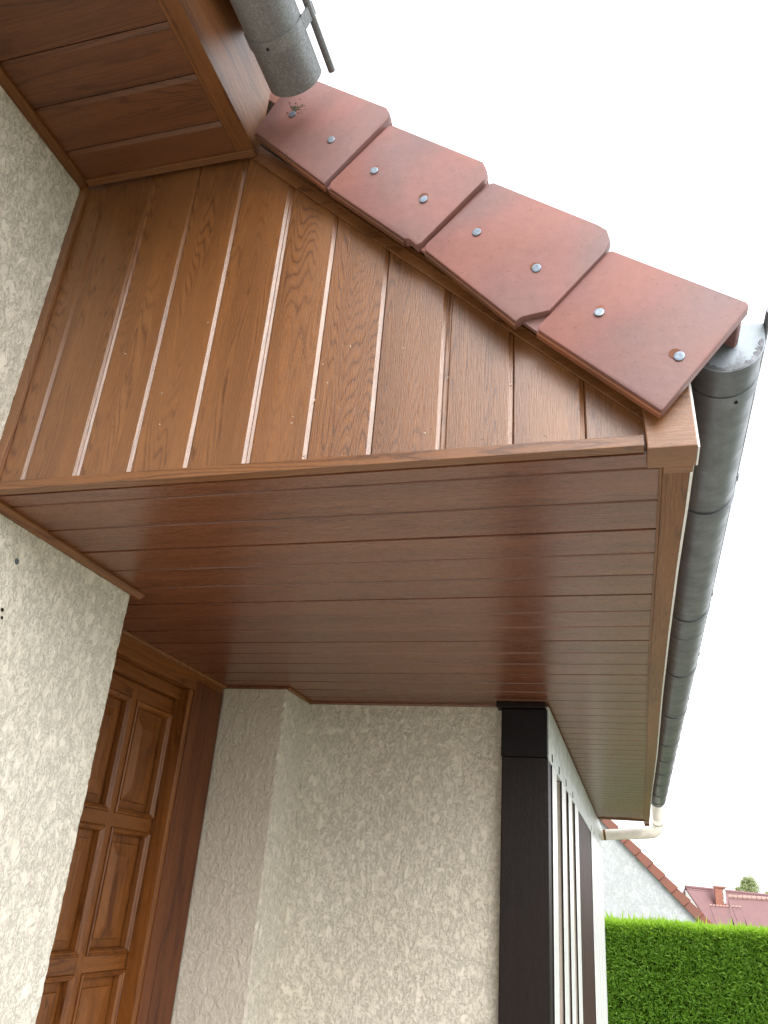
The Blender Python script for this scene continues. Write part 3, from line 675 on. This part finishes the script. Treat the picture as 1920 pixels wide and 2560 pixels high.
mb = MB(); mb.tube([(xe-0.62, YN+0.10, zE+0.42), (xe-0.62, YN+0.085, zE+0.42)], 0.02, 8); mb.build('vent', DARK, nb, unit=False)

# ------------------------------------------------------------------ far houses and trees
def far_gz(y): return ground_z(y)
fh = thing('far_house', 'distant house with mauve-red tiled roof, white gable edge and brick chimney', 'house', (5, 49, far_gz(49)))
ap = Vector((0.0475*45, 45, HC+0.0302*45)); rd = Vector((math.cos(0.77), math.sin(0.77), 0)); sd_ = Vector((math.sin(0.77), -math.cos(0.77), 0))
def quadslab(pts, th, nm, mat, par, bev=0):
    a, c, d = pts[0], pts[1], pts[2]; nn = (c-a).cross(d-a).normalized()
    if nn.z > 0: nn = -nn
    mb = MB(); mb.loft([pts, [p+nn*th for p in pts]]); return mb.build(nm, mat, par, unit=False, bevel=bev)
dn = sd_*4.4 + Vector((0,0,-5.0)); bk = -sd_*4.4 + Vector((0,0,-5.0))
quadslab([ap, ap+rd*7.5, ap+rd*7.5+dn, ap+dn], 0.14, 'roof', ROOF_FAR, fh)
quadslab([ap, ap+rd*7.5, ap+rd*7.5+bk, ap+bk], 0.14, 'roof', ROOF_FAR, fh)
g0 = ap + rd*0.12 - Vector((0,0,0.12))
mb = MB(); gzf = far_gz(48)-0.3
A_, B_ = g0+dn*0.97, g0+bk*0.97
ga = [g0, A_, Vector((A_.x, A_.y, gzf)), Vector((B_.x, B_.y, gzf)), B_]
mb.loft([ga, [p+rd*7.2 for p in ga]]); mb.build('wall', FARW, fh, unit=False)
mb = MB(); bb = [ap-rd*0.02+Vector((0,0,-0.13)), ap-rd*0.02+dn+Vector((0,0,-0.13)), ap-rd*0.02+dn+Vector((0,0,-0.34)), ap-rd*0.02+Vector((0,0,-0.36))]
mb.loft([bb, [p+rd*0.1 for p in bb]]); mb.build('bargeboard', FARW, fh, unit=False)
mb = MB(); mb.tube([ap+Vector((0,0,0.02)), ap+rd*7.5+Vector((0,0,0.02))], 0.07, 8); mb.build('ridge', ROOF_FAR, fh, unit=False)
chx = 0.0812*45.4
mb = MB(); mb.box(chx-0.225, chx+0.225, 45.2, 45.75, HC-0.2, HC+0.0318*45.4); ch = mb.build('chimney', BRICK, fh, unit=False, bevel=0.01)
mb = MB(); mb.box(chx-0.27, chx+0.27, 45.15, 45.8, HC+0.0318*45.4+0.001, HC+0.0318*45.4+0.07); mb.build('chimney_cap', BRICK, ch, unit=False)
MORT = plain('pale_flashing', (0.60, 0.56, 0.54), 0.7, 0.3, 0.5, 6)
mb = MB(); 
for i in range(7): zz = HC+0.0172*45+0.09*i; mb.box(chx+0.13-0.03*(i%2), chx+0.232, 45.17, 45.2, zz, zz+0.085)
mb.build('flashing', MORT, ch, unit=False)

fh2 = thing('far_house', 'distant lower wing with mauve-red roof, pale ridge and two dormers', 'house', (7, 46, far_gz(46)))
a0 = Vector((0.0892*42, 42, HC+0.0233*42)); a1 = a0 + Vector((7.5, 0.0, 0.10)); dn2 = Vector((-0.15, -3.6, -3.3))
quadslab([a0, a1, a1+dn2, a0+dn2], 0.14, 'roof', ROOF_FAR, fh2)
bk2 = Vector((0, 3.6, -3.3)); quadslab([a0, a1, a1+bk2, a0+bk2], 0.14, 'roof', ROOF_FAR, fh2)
mb = MB(); gzf = far_gz(42)-0.3; q = [a0+Vector((0.15,0,-0.2)), a0+dn2*0.95+Vector((0.3,0,-0.15)), None, None, a0+bk2*0.95+Vector((0.15,0,-0.15))]
q[2] = Vector((q[1].x, q[1].y, gzf)); q[3] = Vector((q[4].x, q[4].y, gzf)); mb.loft([q, [p+Vector((7.2,0,0)) for p in q]]); mb.build('wall', FARW, fh2, unit=False)
mb = MB()
for i in range(40): x = a0.x + i*0.19; mb.tube([(x, 42, a0.z+0.03+0.0025*i*0.19*5), (x+0.17, 42, a0.z+0.03+0.0025*i*0.19*5)], [0.085, 0.10], 8)
mb.build('ridge', RIDGE, fh2, unit=False)
def dormer(xl, xr, zt, zb, yf, par):
    # hipped dormer: roof plane facing us, open dark cheek on its right
    xl, xr, zt, zb = xl*yf, xr*yf, HC+zt*yf, HC+zb*yf-0.3
    f0, f1 = Vector((xl, yf+0.75, zt)), Vector((xr, yf+0.75, zt))
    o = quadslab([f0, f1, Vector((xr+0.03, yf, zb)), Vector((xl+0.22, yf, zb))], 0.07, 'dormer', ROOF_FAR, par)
    mb = MB(); 
    nseg = int((xr-xl)/0.11)
    for i in range(nseg): x = xl+i*(xr-xl)/nseg; mb.tube([(x, yf+0.75, zt+0.02), (x+0.09, yf+0.75, zt+0.02)], [0.035, 0.05], 7)
    mb.build('dormer_ridge', RIDGE, o, unit=False)
    mb = MB(); mb.loft([[Vector((xr-0.02, yf+0.78, zt-0.08)), Vector((xr+0.01, yf+0.06, zb)), Vector((xr+0.20, yf+0.9, zb))], [Vector((xr-0.06, yf+0.9, zt-0.08)), Vector((xr-0.06, yf+0.9, zb)), Vector((xr+0.20, yf+1.0, zb))]])
    mb.build('dormer_cheek', DARK, o, unit=False)
dormer(0.0715, 0.0911, 0.0143, 0.0, 38.9, fh2)
dormer(0.0932, 0.1036, 0.0148, 0.0, 38.7, fh2)

LEAF_T = leafmat('far_tree_leaf', (0.26, 0.29, 0.17), (0.36, 0.39, 0.24), 0.4)
BARK = plain('bark', (0.10, 0.08, 0.06), 0.9, 0.1, 0.3, 10)
def tree(label, x, y, top, wdt, cnt, seed):
    rr = random.Random(seed); gz_ = far_gz(y)
    t_ = thing('tree', label, 'tree', (x, y, gz_), 'trees beyond the far roofs')
    mb = MB(); mb.tube([(x, y, gz_), (x+0.1, y, (gz_+top)/2), (x, y, top-0.6)], [0.2, 0.13, 0.03], 8)
    for i in range(7):
        zb = gz_+(top-gz_)*rr.uniform(0.45, 0.8); a = rr.uniform(0, 6.28); mb.tube([(x, y, zb), (x+math.cos(a)*wdt*0.4, y+math.sin(a)*wdt*0.4, zb+rr.uniform(0.6, 1.3))], [0.06, 0.015], 6)
    mb.build('trunk', BARK, t_, unit=False)
    mb = MB(); cl = []
    hgt = (top-gz_)*0.72
    for i in range(70):
        f = rr.random()**2.0*0.9; zz = top - 0.1 - f*hgt; rw = wdt*0.5*min(1, 0.3+4.5*f); a = rr.uniform(0, 6.28); q_ = rr.random()**0.5
        cl.append((Vector((x+math.cos(a)*rw*q_, y+math.sin(a)*rw*q_, zz)), rr.uniform(0.12, 0.30)*wdt/2.2))
    for i in range(cnt):
        c_, r_2 = cl[rr.randrange(len(cl))]
        p = c_ + Vector((rr.gauss(0, 1), rr.gauss(0, 1), rr.gauss(0, 1)))*r_2*0.62
        s_ = rr.uniform(0.05, 0.10); d = Vector((rr.gauss(0,1), rr.gauss(0,1), rr.gauss(0,1))).normalized(); e = d.orthogonal().normalized()
        mb.add([p-d*s_, p+e*s_*0.5, p+d*s_, p-e*s_*0.5], [(0,1,2,3)])
    mb.build('crown', LEAF_T, t_, unit=False, fix=False)
tree('pale green loose-crowned tree rising behind the mauve roof wing', 0.1105*85, 85, HC+0.0425*85, 2.8, 7000, 3)
tree('low rounded tree top at the edge of the mauve ridge', 0.1275*80, 80, HC+0.0315*80, 1.3, 2000, 5)
tree('small tree top between the chimney and the mauve ridge', 0.1005*88, 88, HC+0.0345*88, 0.9, 900, 8)
